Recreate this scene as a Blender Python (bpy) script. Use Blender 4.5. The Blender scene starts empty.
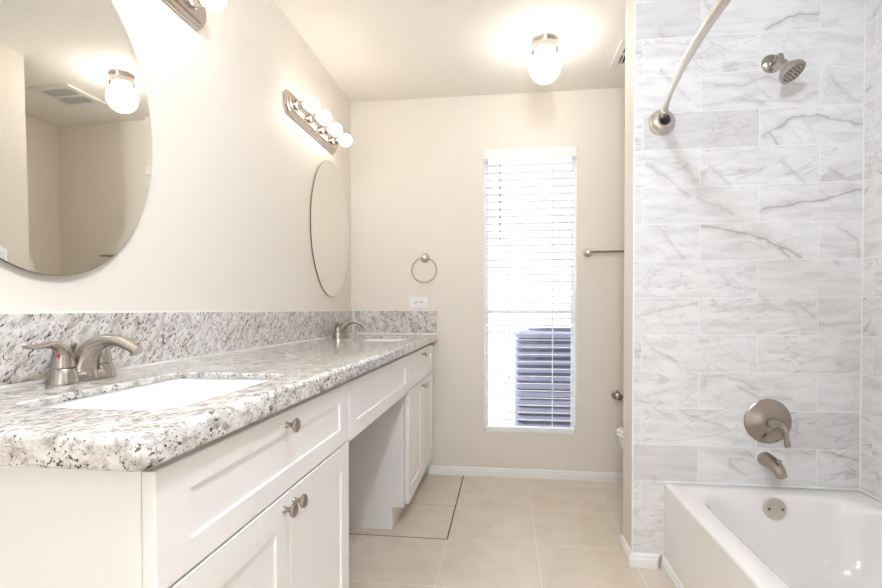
import bpy, bmesh, math, random
from mathutils import Vector, Matrix
random.seed(7)
S = bpy.context.scene
COL = S.collection

# ------------------------------------------------------------------ dimensions (metres)
XL, YB, H = -1.021, 3.269, 2.44          # left wall, back wall, ceiling
YT, XP, XR, YP = 2.194, 0.5236, 1.3893, 2.362   # tiled wall face, partition end, right wall, partition back
XA = 1.25                                 # right wall of the toilet alcove
YF = -0.9                                 # wall behind the camera
ZC = 0.912                                # countertop
XC = -0.447                               # counter front
YC = 0.575                                # counter near end
ZT, XT = 0.3575, 0.650                   # tub rim, tub apron
W0, W1, WZ0, WZ1 = -0.142, 0.437, 0.287, 2.088  # window opening
CEIL = (0.194, 2.65)

# ------------------------------------------------------------------ camera
cam = bpy.data.cameras.new('camera'); co = bpy.data.objects.new('camera', cam); COL.objects.link(co)
F, YAW, PITCH = 508.05, 0.1275, -0.0138
cam.sensor_fit = 'HORIZONTAL'; cam.sensor_width = 36.0; cam.lens = F / 882 * 36
cam.shift_y = (316.89 - 294) / 882
cam.clip_start = 0.02
co.location = (0, 0, 1.0702)
co.rotation_euler = (math.pi / 2 + PITCH, 0, YAW)
S.camera = co

# ------------------------------------------------------------------ world, exposure, daylight portals
S.view_settings.view_transform = 'Standard'; S.view_settings.look = 'None'
S.view_settings.gamma = 1.0; S.view_settings.exposure = 2.43
S.view_settings.use_curve_mapping = False
WORLD = .46
w = bpy.data.worlds.new('world'); S.world = w; w.use_nodes = True
bg = w.node_tree.nodes['Background']; bg.inputs[0].default_value = (0.93, 0.96, 1.0, 1); bg.inputs[1].default_value = WORLD
BULB, GLOBE, GLOBE_FILL, DOOR_FILL = 2.5, 3.6, 42.0, 0.4  # bulb and globe lamps, then the added fill lamps out of view
WARM = (1.0, 0.90, 0.77, 1)
NEUT = (1.0, 0.96, 0.90, 1); COOL = (0.82, 0.93, 1.08, 1)
def portal(name, loc, rot, sx, sy):
    l = bpy.data.lights.new(name, 'AREA'); l.shape = 'RECTANGLE'; l.size = sx; l.size_y = sy
    l.cycles.is_portal = True
    o = bpy.data.objects.new(name, l); COL.objects.link(o); o.location = loc; o.rotation_euler = rot
ADDED_DOOR = (-0.35, 0.45, 2.05)                # added doorway behind the camera, holds a fill light: x0, x1, height
portal('window_daylight', ((W0 + W1) / 2, YB + 0.13, (WZ0 + WZ1) / 2), (math.pi / 2 * -1, 0, 0), W1 - W0, WZ1 - WZ0)

# added soft fill light, set in the made-up doorway behind the camera
la = bpy.data.lights.new('doorway_fill', 'AREA'); la.shape = 'RECTANGLE'; la.size = ADDED_DOOR[1] - ADDED_DOOR[0]; la.size_y = ADDED_DOOR[2]
la.energy = DOOR_FILL; la.color = COOL[:2] + (1.0,)
lo_ = bpy.data.objects.new('doorway_fill', la); COL.objects.link(lo_)
lo_.location = ((ADDED_DOOR[0] + ADDED_DOOR[1]) / 2, YF - .1, ADDED_DOOR[2] / 2); lo_.rotation_euler = (math.pi / 2, 0, 0)

# ------------------------------------------------------------------ node helpers
class NT:
    def __init__(s, name):
        s.m = bpy.data.materials.new(name); s.m.use_nodes = True
        s.t = s.m.node_tree; s.p = s.t.nodes['Principled BSDF']
    def n(s, typ, ins=None, **kw):
        nd = s.t.nodes.new(typ)
        for k, v in kw.items(): setattr(nd, k, v)
        for k, v in (ins or {}).items():
            sk = nd.inputs[k]
            if isinstance(v, bpy.types.NodeSocket): s.t.links.new(v, sk)
            else: sk.default_value = v
        return nd
    def math(s, op, a, b=None, c=None):
        ins = {0: a}
        if b is not None: ins[1] = b
        if c is not None: ins[2] = c
        return s.n('ShaderNodeMath', ins, operation=op).outputs[0]
    def pos(s): return s.n('ShaderNodeNewGeometry').outputs['Position']
    def mapping(s, v, scale=(1, 1, 1), rot=(0, 0, 0), loc=(0, 0, 0)):
        return s.n('ShaderNodeMapping', {'Vector': v, 'Scale': scale, 'Rotation': rot, 'Location': loc}).outputs[0]
    def noise(s, v, scale, detail=4, rough=.5, dist=0.0):
        return s.n('ShaderNodeTexNoise', {'Vector': v, 'Scale': scale, 'Detail': detail, 'Roughness': rough, 'Distortion': dist})
    def ramp(s, f, stops):
        r = s.n('ShaderNodeValToRGB', {0: f}); cr = r.color_ramp
        while len(cr.elements) < len(stops): cr.elements.new(.5)
        for e, (p, c) in zip(cr.elements, stops):
            e.position = p; e.color = c if len(c) == 4 else (*c, 1)
        return r.outputs[0]
    def mix(s, f, a, b, mode='MIX'):
        nd = s.n('ShaderNodeMix', data_type='RGBA', blend_type=mode)
        for i, v in ((0, f), (6, a), (7, b)):
            sk = nd.inputs[i]
            if isinstance(v, bpy.types.NodeSocket): s.t.links.new(v, sk)
            else: sk.default_value = v if i == 0 else (*v, 1) if len(v) == 3 else v
        return nd.outputs[2]
    def set(s, k, v):
        sk = s.p.inputs[k]
        if isinstance(v, bpy.types.NodeSocket): s.t.links.new(v, sk)
        else: sk.default_value = (*v, 1) if isinstance(v, tuple) and len(v) == 3 else v
        return s
    def bump(s, h, strength=.3, dist=.002):
        b = s.n('ShaderNodeBump', {'Height': h, 'Strength': strength, 'Distance': dist})
        s.t.links.new(b.outputs[0], s.p.inputs['Normal']); return s

def srgb(r, g, b):
    f = lambda c: (c / 255 / 12.92) if c / 255 <= .04045 else ((c / 255 + .055) / 1.055) ** 2.4
    return (f(r), f(g), f(b))

def plain(name, col, rough=.5, metal=0.0, bump=None, coat=0.0):
    m = NT(name); m.set('Base Color', col).set('Roughness', rough).set('Metallic', metal)
    if coat: m.set('Coat Weight', coat)
    if bump:
        sc, st, ds = bump
        m.bump(m.noise(m.pos(), sc, 3).outputs[0], st, ds)
    return m.m

def brushed(name, col, rough):
    m = NT(name); m.set('Base Color', col).set('Metallic', 1.0).set('Roughness', rough); return m.m

M = {}
M['wall'] = plain('wall_paint', srgb(231, 223, 211), .62, bump=(220, .12, .0008))
M['ceiling'] = plain('ceiling_paint', srgb(250, 245, 237), .75, bump=(55, .55, .004))
M['white'] = plain('white_paint', srgb(239, 235, 231), .32)
M['trim'] = plain('trim_paint', srgb(240, 238, 234), .35)
M['caulk'] = plain('white_caulk', srgb(244, 242, 238), .4)
M['porcelain'] = plain('porcelain', srgb(244, 243, 241), .08, coat=.4)
M['acrylic'] = plain('tub_enamel', srgb(241, 236, 231), .12, coat=.3)
M['vinyl'] = plain('white_vinyl', srgb(243, 243, 245), .4)
M['slat'] = plain('blind_slat', srgb(246, 246, 247), .45)
M['nickel'] = brushed('brushed_nickel', srgb(176, 168, 160), .26)
M['nickel_light'] = brushed('satin_nickel', srgb(214, 207, 198), .3)
M['nickel_dark'] = brushed('aged_nickel', srgb(168, 156, 146), .3)
M['chrome'] = plain('chrome', srgb(205, 196, 190), .12, 1.0)
M['dark'] = plain('dark_gap', srgb(45, 40, 38), .6)
M['red'] = plain('red_enamel', srgb(200, 25, 35), .3)
M['grey'] = plain('grey_plastic', srgb(120, 115, 110), .5)
M['dark_grey'] = plain('duct_grey', srgb(95, 88, 80), .7)
M['ac'] = plain('condenser_metal', srgb(132, 136, 162), .5)
M['ac_dark'] = plain('condenser_coil', srgb(96, 99, 122), .6)
M['concrete'] = plain('pale_concrete', srgb(226, 224, 220), .9, bump=(30, .3, .003))
M['fence'] = plain('pale_fence', srgb(215, 214, 214), .8)
M['mirror'] = plain('silvered_glass', (.86, .85, .81), .012, 1.0)
M['mirror_edge'] = plain('mirror_edge', srgb(120, 112, 100), .3, .6)
def emis(name, col, s):
    m = NT(name); m.set('Base Color', (.9, .9, .9)).set('Emission Color', col).set('Emission Strength', s); return m.m
M['bulb'] = emis('lit_bulb', WARM, BULB)
M['globe'] = emis('lit_globe', NEUT, GLOBE); M['fill_globe'] = emis('lit_fill_globe', COOL, GLOBE_FILL)
def glass():
    m = NT('window_glass'); t = m.t
    tr = m.n('ShaderNodeBsdfTransparent'); gl = m.n('ShaderNodeBsdfGlossy', {'Roughness': .02})
    mx = m.n('ShaderNodeMixShader', {0: .02, 1: tr.outputs[0], 2: gl.outputs[0]})
    t.links.new(mx.outputs[0], t.nodes['Material Output'].inputs[0]); t.nodes.remove(m.p); return m.m
M['glass'] = glass()

def granite(name, direction):
    m = NT(name); p = m.pos()
    # streaked, warped coordinates
    # turn first, then stretch, so that the crystals lie in slanting streaks
    rot, sc = {'top': ((0, 0, .35), (1, .55, 1)), 'side': ((.75, 0, 0), (1, 1, .5)), 'back': ((0, .7, 0), (1, 1, .55))}[direction]
    st = m.mapping(m.mapping(p, rot=rot), sc)
    base = m.ramp(m.noise(st, 50, 6, .68, .3).outputs[0], [(.33, srgb(146, 137, 131)), (.43, srgb(190, 184, 177)), (.51, srgb(215, 211, 205)), (.66, srgb(231, 228, 223))])
    tan = m.ramp(m.noise(m.mapping(st, loc=(2, 2, 5)), 30, 4, .6, .6).outputs[0], [(.52, (0, 0, 0)), (.62, (1, 1, 1))])
    c = m.mix(m.math('MULTIPLY', tan, .35), base, srgb(190, 174, 160))
    grey = m.ramp(m.noise(m.mapping(st, loc=(3, 1, 7)), 95, 3, .6, .5).outputs[0], [(.575, (0, 0, 0)), (.62, (1, 1, 1))])
    c = m.mix(m.math('MULTIPLY', grey, .6), c, srgb(126, 114, 108))
    big = m.noise(m.mapping(st, loc=(9, 4, 2)), 22, 2, .5).outputs[0]
    fl = m.noise(m.mapping(st, loc=(5, 8, 3)), 165, 3, .55, .4).outputs[0]
    dk = m.math('ADD', fl, m.math('MULTIPLY', m.math('SUBTRACT', big, .5), .36))
    dark = m.ramp(dk, [(.605, (0, 0, 0)), (.63, (1, 1, 1))])
    c = m.mix(m.math('MULTIPLY', dark, .92), c, srgb(62, 46, 48))
    m.set('Base Color', c).set('Roughness', .13).set('Coat Weight', .2)
    return m.m
M['granite'] = granite('granite_top', 'top')
M['granite_side'] = granite('granite_splash', 'side')
M['granite_back'] = granite('granite_end_splash', 'back')

TW, RH, TZ0 = 0.448, 0.1517, 0.5123
# the boldest veins of the marble on the faucet wall, as polylines in metres (x, z) on the wall
VS = [[(1.019, 1.471), (1.123, 1.489), (1.269, 1.516), (1.384, 1.544)], [(0.783, 1.419), (0.876, 1.394), (0.975, 1.369), (1.038, 1.356), (1.082, 1.327), (1.135, 1.304), (1.167, 1.278)], [(1.08, 1.33), (1.12, 1.278)], [(1.02, 1.763), (1.067, 1.795), (1.13, 1.838), (1.214, 1.839), (1.297, 1.818), (1.385, 1.797)], [(1.042, 1.778), (1.073, 1.733)], [(1.032, 2.188), (1.085, 2.224), (1.158, 2.246), (1.215, 2.239)], [(1.257, 0.508), (1.319, 0.492), (1.388, 0.471)]]
VM = [[(0.545, 1.046), (0.657, 1.075), (0.78, 1.102)], [(0.783, 1.992), (0.947, 1.972), (1.033, 2.001)], [(0.784, 1.9), (0.948, 1.914), (1.16, 1.898), (1.213, 1.934)], [(1.026, 1.998), (1.119, 1.973), (1.213, 1.962)], [(1.126, 1.115), (1.167, 1.087), (1.226, 1.036)], [(0.793, 0.742), (0.815, 0.796), (0.88, 0.802), (0.956, 0.78), (1.012, 0.752)], [(0.936, 0.757), (1.012, 0.718), (1.13, 0.714)], [(0.711, 0.652), (0.783, 0.625), (0.899, 0.587)], [(1.238, 1.007), (1.325, 1.017), (1.387, 1.025)], [(1.089, 1.669), (1.17, 1.581)], [(1.268, 1.628), (1.341, 1.579)], [(0.832, 1.638), (0.897, 1.578)], [(0.575, 1.672), (0.678, 1.59), (0.739, 1.537)], [(0.767, 1.531), (0.91, 1.458)], [(0.616, 1.417), (0.718, 1.287)], [(1.292, 1.403), (1.374, 1.345), (1.375, 1.282)], [(0.624, 2.054), (0.742, 1.925)], [(1.264, 1.996), (1.337, 1.902)]]
def tile(name, axis, seam_even, veins=False):
    m = NT(name); xyz = m.n('ShaderNodeSeparateXYZ', {0: m.pos()})
    u = xyz.outputs[axis]; z = xyz.outputs[2]
    v = m.math('DIVIDE', m.math('SUBTRACT', z, TZ0 - 10 * RH), RH)
    row = m.math('FLOOR', v); fv = m.math('FRACT', v)
    odd = m.math('MODULO', row, 2.0)
    uu = m.math('DIVIDE', m.math('SUBTRACT', u, seam_even - 20 * TW), TW)
    uu = m.math('ADD', uu, m.math('MULTIPLY', odd, .5))
    col = m.math('FLOOR', uu); fu = m.math('FRACT', uu)
    g = .0013
    du = m.math('MULTIPLY', m.math('MINIMUM', fu, m.math('SUBTRACT', 1.0, fu)), TW)
    dv = m.math('MULTIPLY', m.math('MINIMUM', fv, m.math('SUBTRACT', 1.0, fv)), RH)
    d = m.math('MINIMUM', du, dv)
    gm = m.math('LESS_THAN', d, g)
    idv = m.n('ShaderNodeCombineXYZ', {0: row, 1: col, 2: 3.7}).outputs[0]
    wn = m.n('ShaderNodeTexWhiteNoise', {'Vector': idv}, noise_dimensions='3D')
    off = m.n('ShaderNodeVectorMath', {0: wn.outputs['Color'], 1: (40, 40, 40)}, operation='MULTIPLY').outputs[0]
    lp = m.n('ShaderNodeCombineXYZ', {0: u, 1: z, 2: 0.0}).outputs[0]
    lp = m.n('ShaderNodeVectorMath', {0: lp, 1: off}, operation='ADD').outputs[0]
    # fine horizontal clouding
    cl = m.noise(m.mapping(lp, (2.2, 9, 1), (0, 0, .12)), 3.0, 5, .6, .4).outputs[0]
    base = m.ramp(cl, [(.32, srgb(218, 214, 212)), (.5, srgb(232, 229, 227)), (.68, srgb(239, 237, 235))])
    # darker tiles
    dk = m.math('GREATER_THAN', wn.outputs['Value'], .93)
    if veins:                                   # the slabs that are greyer than their neighbours
        dk = 0.0
        for rr, cc in ((21, 19), (9, 19), (10, 20), (18, 19)):
            hitm = m.math('MULTIPLY', m.math('COMPARE', row, float(rr), .1), m.math('COMPARE', col, float(cc), .1))
            dk = m.math('MAXIMUM', dk, hitm) if not isinstance(dk, float) else hitm
    base = m.mix(m.math('MULTIPLY', dk, .38), base, srgb(196, 190, 189))
    # veins: ridges of warped noise
    def dirn(ang, sc): return m.mapping(m.mapping(lp, rot=(0, 0, ang)), sc)
    wv = dirn(.5, (1.0, 4.2, 1))
    def vein(vec, sc, wdt, dist, loc):
        n = m.noise(m.mapping(vec, loc=loc), sc, 4, .45, dist).outputs[0]
        a = m.math('ABSOLUTE', m.math('SUBTRACT', n, .5))
        return m.n('ShaderNodeMapRange', {'Value': a, 'From Min': 0.0, 'From Max': wdt, 'To Min': 1.0, 'To Max': 0.0}, interpolation_type='SMOOTHSTEP').outputs[0]
    br = m.ramp(m.noise(m.mapping(lp, (1, 1.6, 1)), 4.5, 2).outputs[0], [(.50, (0, 0, 0)), (.62, (1, 1, 1))])
    rv = m.n('ShaderNodeSeparateColor', {0: wn.outputs['Color']}).outputs[1]
    wide = m.noise(m.mapping(lp, loc=(1, 7, 2)), 9, 2).outputs[0]
    v1 = m.math('MULTIPLY', vein(wv, 1.7, .013, .35, (0, 0, 0)), br)
    v1b = m.math('MULTIPLY', m.math('MULTIPLY', vein(wv, 1.7, .05, .35, (0, 0, 0)), br), wide)
    wv2 = dirn(.75, (1.6, 4.4, 1))
    v2 = m.math('MULTIPLY', vein(wv2, 2.4, .022, .15, (4, 3, 0)), m.math('GREATER_THAN', rv, .45))
    wv3 = dirn(-.25, (1.2, 6, 1))
    v3 = m.math('MULTIPLY', vein(wv3, 3.0, .022, .4, (8, 1, 0)), m.math('GREATER_THAN', wn.outputs['Value'], .55))
    c = m.mix(m.math('MULTIPLY', m.math('MULTIPLY', v1b, m.math('LESS_THAN', rv, .62)), .25 if veins else .45), base, srgb(180, 173, 170))
    c = m.mix(m.math('MULTIPLY', m.math('MULTIPLY', v1, m.math('LESS_THAN', rv, .62)), .3 if veins else .6), c, srgb(146, 137, 135))
    c = m.mix(m.math('MULTIPLY', v2, .17), c, srgb(172, 163, 158))
    c = m.mix(m.math('MULTIPLY', v3, .3), c, srgb(160, 152, 150))
    if veins:
        P = m.n('ShaderNodeCombineXYZ', {0: u, 1: z, 2: 0.0}).outputs[0]
        wob = m.n('ShaderNodeVectorMath', {0: m.noise(P, 22, 3).outputs['Color'], 1: (.5, .5, .5)}, operation='SUBTRACT').outputs[0]
        wob = m.n('ShaderNodeVectorMath', {0: wob, 1: (.03, .03, 0)}, operation='MULTIPLY').outputs[0]
        P = m.n('ShaderNodeVectorMath', {0: P, 1: wob}, operation='ADD').outputs[0]
        def dist(lines):
            best = None
            for l in lines:
                for a, b in zip(l, l[1:]):
                    L = math.hypot(b[0] - a[0], b[1] - a[1]); dx, dz = (b[0] - a[0]) / L, (b[1] - a[1]) / L
                    pa = m.n('ShaderNodeVectorMath', {0: P, 1: (a[0], a[1], 0)}, operation='SUBTRACT').outputs[0]
                    t = m.n('ShaderNodeVectorMath', {0: pa, 1: (dx, dz, 0)}, operation='DOT_PRODUCT').outputs['Value']
                    t = m.math('MINIMUM', m.math('MAXIMUM', t, 0.0), L)
                    q = m.n('ShaderNodeVectorMath', {0: (dx, dz, 0), 'Scale': t}, operation='SCALE').outputs[0]
                    d_ = m.n('ShaderNodeVectorMath', {0: pa, 1: q}, operation='DISTANCE').outputs['Value']
                    best = d_ if best is None else m.math('MINIMUM', best, d_)
            return best
        wn2 = m.noise(P, 14, 3).outputs[0]
        def band(dd, wmin, wmax):
            wd = m.n('ShaderNodeMapRange', {'Value': wn2, 'From Min': .35, 'From Max': .65, 'To Min': wmin, 'To Max': wmax}).outputs[0]
            return m.n('ShaderNodeMapRange', {'Value': m.math('DIVIDE', dd, wd), 'From Min': 0.0, 'From Max': 1.0, 'To Min': 1.0, 'To Max': 0.0}, interpolation_type='SMOOTHSTEP').outputs[0]
        ds, dm = dist(VS), dist(VM)
        c = m.mix(m.math('MULTIPLY', band(ds, .012, .04), .24), c, srgb(176, 168, 165))
        c = m.mix(m.math('MULTIPLY', band(ds, .002, .009), .55), c, srgb(150, 141, 139))
        c = m.mix(m.math('MULTIPLY', band(dm, .008, .035), .24), c, srgb(180, 172, 169))
        c = m.mix(m.math('MULTIPLY', band(dm, .0015, .006), .33), c, srgb(162, 154, 150))
    c = m.mix(gm, c, srgb(240, 238, 236))
    m.set('Base Color', c).set('Roughness', m.math('ADD', .22, m.math('MULTIPLY', gm, .4)))
    hgt = m.n('ShaderNodeMapRange', {'Value': d, 'From Min': .0006, 'From Max': .0028}).outputs[0]
    m.bump(hgt, .35, .0012)
    return m.m
M['tile_back'] = tile('marble_tile_back', 0, 1.006, True)
M['tile_side'] = tile('marble_tile_side', 1, 2.131)

def floor_mat():
    m = NT('floor_tile'); xyz = m.n('ShaderNodeSeparateXYZ', {0: m.pos()})
    T, TX, TY = .4084, -.2713, 2.3404
    def cell(o, t0):
        v = m.math('DIVIDE', m.math('SUBTRACT', o, t0 - 30 * T), T)
        f = m.math('FRACT', v)
        return m.math('FLOOR', v), m.math('MULTIPLY', m.math('MINIMUM', f, m.math('SUBTRACT', 1.0, f)), T)
    cx, dx = cell(xyz.outputs[0], TX); cy, dy = cell(xyz.outputs[1], TY)
    d = m.math('MINIMUM', dx, dy)
    gm = m.math('LESS_THAN', d, .0028)
    wn = m.n('ShaderNodeTexWhiteNoise', {'Vector': m.n('ShaderNodeCombineXYZ', {0: cx, 1: cy}).outputs[0]}, noise_dimensions='3D')
    nz = m.noise(m.mapping(m.pos(), (1, 1, 1)), 7, 5, .6, .4).outputs[0]
    c = m.ramp(nz, [(.3, srgb(213, 197, 178)), (.5, srgb(221, 206, 188)), (.7, srgb(228, 215, 199))])
    c = m.mix(m.math('MULTIPLY', wn.outputs['Value'], .12), c, srgb(226, 210, 192))
    spk = m.ramp(m.noise(m.pos(), 160, 2).outputs[0], [(.66, (0, 0, 0)), (.72, (1, 1, 1))])
    c = m.mix(m.math('MULTIPLY', spk, .25), c, srgb(176, 158, 138))
    # some joints have lost their grout and read dark: the seam along TX beyond TY, and the seam TY left of TX
    X, Y = xyz.outputs[0], xyz.outputs[1]
    a = m.math('MULTIPLY', m.math('LESS_THAN', m.math('ABSOLUTE', m.math('SUBTRACT', X, TX)), .0035), m.math('GREATER_THAN', Y, TY - .003))
    b = m.math('MULTIPLY', m.math('LESS_THAN', m.math('ABSOLUTE', m.math('SUBTRACT', Y, TY)), .0035), m.math('LESS_THAN', X, TX))
    e = m.math('MULTIPLY', m.math('LESS_THAN', m.math('ABSOLUTE', m.math('SUBTRACT', Y, TY + T)), .002), m.math('LESS_THAN', X, TX))
    dkm = m.math('MAXIMUM', m.math('MAXIMUM', a, b), m.math('MULTIPLY', e, .7))
    c = m.mix(gm, c, srgb(236, 226, 211))
    c = m.mix(dkm, c, srgb(92, 74, 60))
    m.set('Base Color', c).set('Roughness', m.math('ADD', .3, m.math('MULTIPLY', gm, .4)))
    m.bump(m.n('ShaderNodeMapRange', {'Value': d, 'From Min': .001, 'From Max': .005}).outputs[0], .4, .0015)
    return m.m
M['floor'] = floor_mat()

# ------------------------------------------------------------------ mesh helpers (all world coordinates)
def box(bm, x0, x1, y0, y1, z0, z1, bev=0.0, seg=2):
    vs = [bm.verts.new((x, y, z)) for x in (x0, x1) for y in (y0, y1) for z in (z0, z1)]
    fs = [(0, 1, 3, 2), (4, 6, 7, 5), (0, 4, 5, 1), (2, 3, 7, 6), (0, 2, 6, 4), (1, 5, 7, 3)]
    faces = [bm.faces.new([vs[i] for i in f]) for f in fs]
    bmesh.ops.recalc_face_normals(bm, faces=faces)
    if bev:
        bmesh.ops.bevel(bm, geom=list({e for f in faces for e in f.edges}), offset=bev, segments=seg, affect='EDGES', profile=.5)
def BM(*boxes, bev=0.0):
    bm = bmesh.new()
    for b in boxes: box(bm, *b, bev=bev)
    return bm
def loft(bm, rings, cap0=True, cap1=True, closed=True):
    R = [[bm.verts.new(p) for p in r] for r in rings]
    n = len(R[0])
    for a, b in zip(R, R[1:]):
        for i in range(n if closed else n - 1):
            j = (i + 1) % n
            bm.faces.new((a[i], a[j], b[j], b[i]))
    if cap0: bm.faces.new(R[0][::-1])
    if cap1: bm.faces.new(R[-1])
    return R
def fixn(bm):
    bmesh.ops.recalc_face_normals(bm, faces=bm.faces[:]); return bm
def basis(axis):
    z = Vector(axis).normalized(); a = Vector((0, 0, 1)) if abs(z.z) < .9 else Vector((1, 0, 0))
    x = a.cross(z).normalized(); return x, z.cross(x), z
def lathe(bm, c, axis, prof, n=32, cap0=True, cap1=True):
    """prof: list of (radius, distance along axis)"""
    x, y, z = basis(axis); c = Vector(c)
    rings = [[c + z * h + (x * math.cos(t) + y * math.sin(t)) * max(r, 1e-5) for t in [2 * math.pi * i / n for i in range(n)]] for r, h in prof]
    loft(bm, rings, cap0, cap1)
def catmull(P, k=6):
    P = [Vector(p) for p in P]; Q = [2 * P[0] - P[1]] + P + [2 * P[-1] - P[-2]]; out = []
    for i in range(1, len(Q) - 2):
        for j in range(k):
            t = j / k; a, b, c, d = Q[i - 1:i + 3]
            out.append(.5 * ((2 * b) + (c - a) * t + (2 * a - 5 * b + 4 * c - d) * t * t + (3 * b - a - 3 * c + d) * t ** 3))
    out.append(P[-1]); return out
def sweep(bm, path, rad, n=20, k=6, up=(0, 0, 1), ends=True):
    """path points, rad list of (width, height) or r per point"""
    rr = [Vector((r, r, 0)) if not isinstance(r, tuple) else Vector((r[0], r[1], 0)) for r in rad]
    P = catmull(path, k); Rr = catmull(rr, k)
    rings = []; side = None
    for i, p in enumerate(P):
        t = (P[min(i + 1, len(P) - 1)] - P[max(i - 1, 0)]).normalized()
        if side is None:
            side = t.cross(Vector(up))
            if side.length < 1e-4: side = t.cross(Vector((1, 0, 0)))
        side = (side - t * side.dot(t)).normalized()
        u = side.cross(t).normalized()
        rings.append([p + side * math.cos(a) * Rr[i].x + u * math.sin(a) * Rr[i].y for a in [2 * math.pi * q / n for q in range(n)]])
    if ends:   # rounded ends
        for idx, sgn in ((0, -1), (-1, 1)):
            p = P[idx]; t = (P[1] - P[0] if idx == 0 else P[-1] - P[-2]).normalized() * sgn
            rm = min(Rr[idx].x, Rr[idx].y); base = rings[idx]
            ex = [[p + (q - p) * math.cos(a) + t * rm * math.sin(a) for q in base] for a in (.5, 1.0, 1.4)]
            rings = ex[::-1] + rings if idx == 0 else rings + ex
    loft(bm, rings)
def rrect(cx, cy, hx, hy, r, z, n=6):
    r = max(min(r, hx - 1e-4, hy - 1e-4), 1e-4); out = []
    for sx, sy, a0 in ((1, 1, 0), (-1, 1, 90), (-1, -1, 180), (1, -1, 270)):
        for i in range(n + 1):
            a = math.radians(a0 + 90 * i / n)
            out.append(Vector((cx + sx * (hx - r) + r * math.cos(a), cy + sy * (hy - r) + r * math.sin(a), z)))
    return out

# ------------------------------------------------------------------ object helpers
def tag(o, label=None, cat=None, group=None, kind=None):
    for k, v in (('label', label), ('category', cat), ('group', group), ('kind', kind)):
        if v: o[k] = v
    return o
def obj(name, bm, mat, parent=None, smooth=False, origin=None):
    fixn(bm)
    off = Vector((0, 0, 0)); q = parent
    while q is not None: off += q.location; q = q.parent
    org = Vector(origin) if origin is not None else (off if parent is not None else None)
    if org is None:
        bb = [v.co for v in bm.verts]
        org = Vector((sum(v.x for v in bb) / len(bb), sum(v.y for v in bb) / len(bb), min(v.z for v in bb)))
    bmesh.ops.translate(bm, verts=bm.verts[:], vec=-org)
    me = bpy.data.meshes.new(name)
    if smooth:
        for f in bm.faces: f.smooth = True
        for e in bm.edges:
            if len(e.link_faces) == 2 and e.calc_face_angle(0) > math.radians(38): e.smooth = False
    bm.to_mesh(me); bm.free()
    me.materials.append(mat if not isinstance(mat, str) else M[mat])
    o = bpy.data.objects.new(name, me); COL.objects.link(o)
    o.location = org - off; o.parent = parent
    return o
def thing(name, loc, label, cat, group=None):
    o = bpy.data.objects.new(name, None); COL.objects.link(o); o.location = loc; o.empty_display_size = .1
    return tag(o, label, cat, group)
def kids(o): return [c for c in COL.objects if c.parent == o]
def dup(root, loc, label):
    def cp(o, parent):
        c = o.copy(); COL.objects.link(c); c.parent = parent
        for ch in kids(o): cp(ch, c)
        return c
    src = kids(root); r = root.copy(); COL.objects.link(r); r.location = loc; r['label'] = label
    for ch in src: cp(ch, r)
    return r
def struct(name, bm, mat, parent=None):
    o = obj(name, bm, mat, parent)
    if parent is None: o['kind'] = 'structure'
    return o

# ================================================================== THE ROOM
T = .12
struct('floor', BM((XL - T, XR + T, YF - T, YB + T, -.1, 0)), 'floor')
struct('ceiling', BM((XL - T, XR + T, YF - T, YB + T, H, H + .1)), 'ceiling')
struct('wall_left', BM((XL - T, XL, YF - T, YB + T, 0, H)), 'wall')
struct('wall_back', BM((XL, W0, YB, YB + T, 0, H), (W1, XR + T, YB, YB + T, 0, H), (W0, W1, YB, YB + T, 0, WZ0), (W0, W1, YB, YB + T, WZ1, H)), 'wall')
struct('wall_right', BM((XR + .008, XR + T, YF - T, YP, 0, H)), 'wall')
struct('wall_alcove', BM((XA, XR + T, YP, YB, 0, H)), 'wall')
struct('wall_partition', BM((XP, XR + .008, YT + .008, YP, 0, H), bev=0), 'wall')
struct('wall_front', BM((XL, ADDED_DOOR[0], YF - T, YF, 0, H), (ADDED_DOOR[1], XR + .008, YF - T, YF, 0, H), (ADDED_DOOR[0], ADDED_DOOR[1], YF - T, YF, ADDED_DOOR[2], H)), 'wall')
struct('wall_tub_end', BM((XP, XR + .008, .53, .66, 0, H)), 'wall')
struct('wall_tile_back', BM((XP, XR + .008, YT, YT + .008, .05, H)), 'tile_back')
struct('wall_tile_right', BM((XR, XR + .008, .668, YT, ZT - .02, H)), 'tile_side')
struct('wall_tile_front', BM((XP, XR, .66, .668, .05, H)), 'tile_back')
struct('trim_1', BM((XP - .002, XP + .0035, YT - .0015, YT + .002, .055, H)), 'caulk')       # white edge strip of the tile
struct('trim_2', BM((XR - .004, XR, YT - .004, YT, ZT, H)), 'caulk')                       # corner joint
struct('trim_3', BM((XT, XR - .001, YT - .006, YT, ZT, ZT + .005), (XR - .006, XR, .67, YT - .006, ZT, ZT + .005)), 'caulk')
# casing of the added doorway behind the camera
struct('trim_4', BM((ADDED_DOOR[0] - .06, ADDED_DOOR[0], YF, YF + .015, 0, ADDED_DOOR[2] + .06), (ADDED_DOOR[1], ADDED_DOOR[1] + .06, YF, YF + .015, 0, ADDED_DOOR[2] + .06), (ADDED_DOOR[0], ADDED_DOOR[1], YF, YF + .015, ADDED_DOOR[2], ADDED_DOOR[2] + .06)), 'trim')

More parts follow.
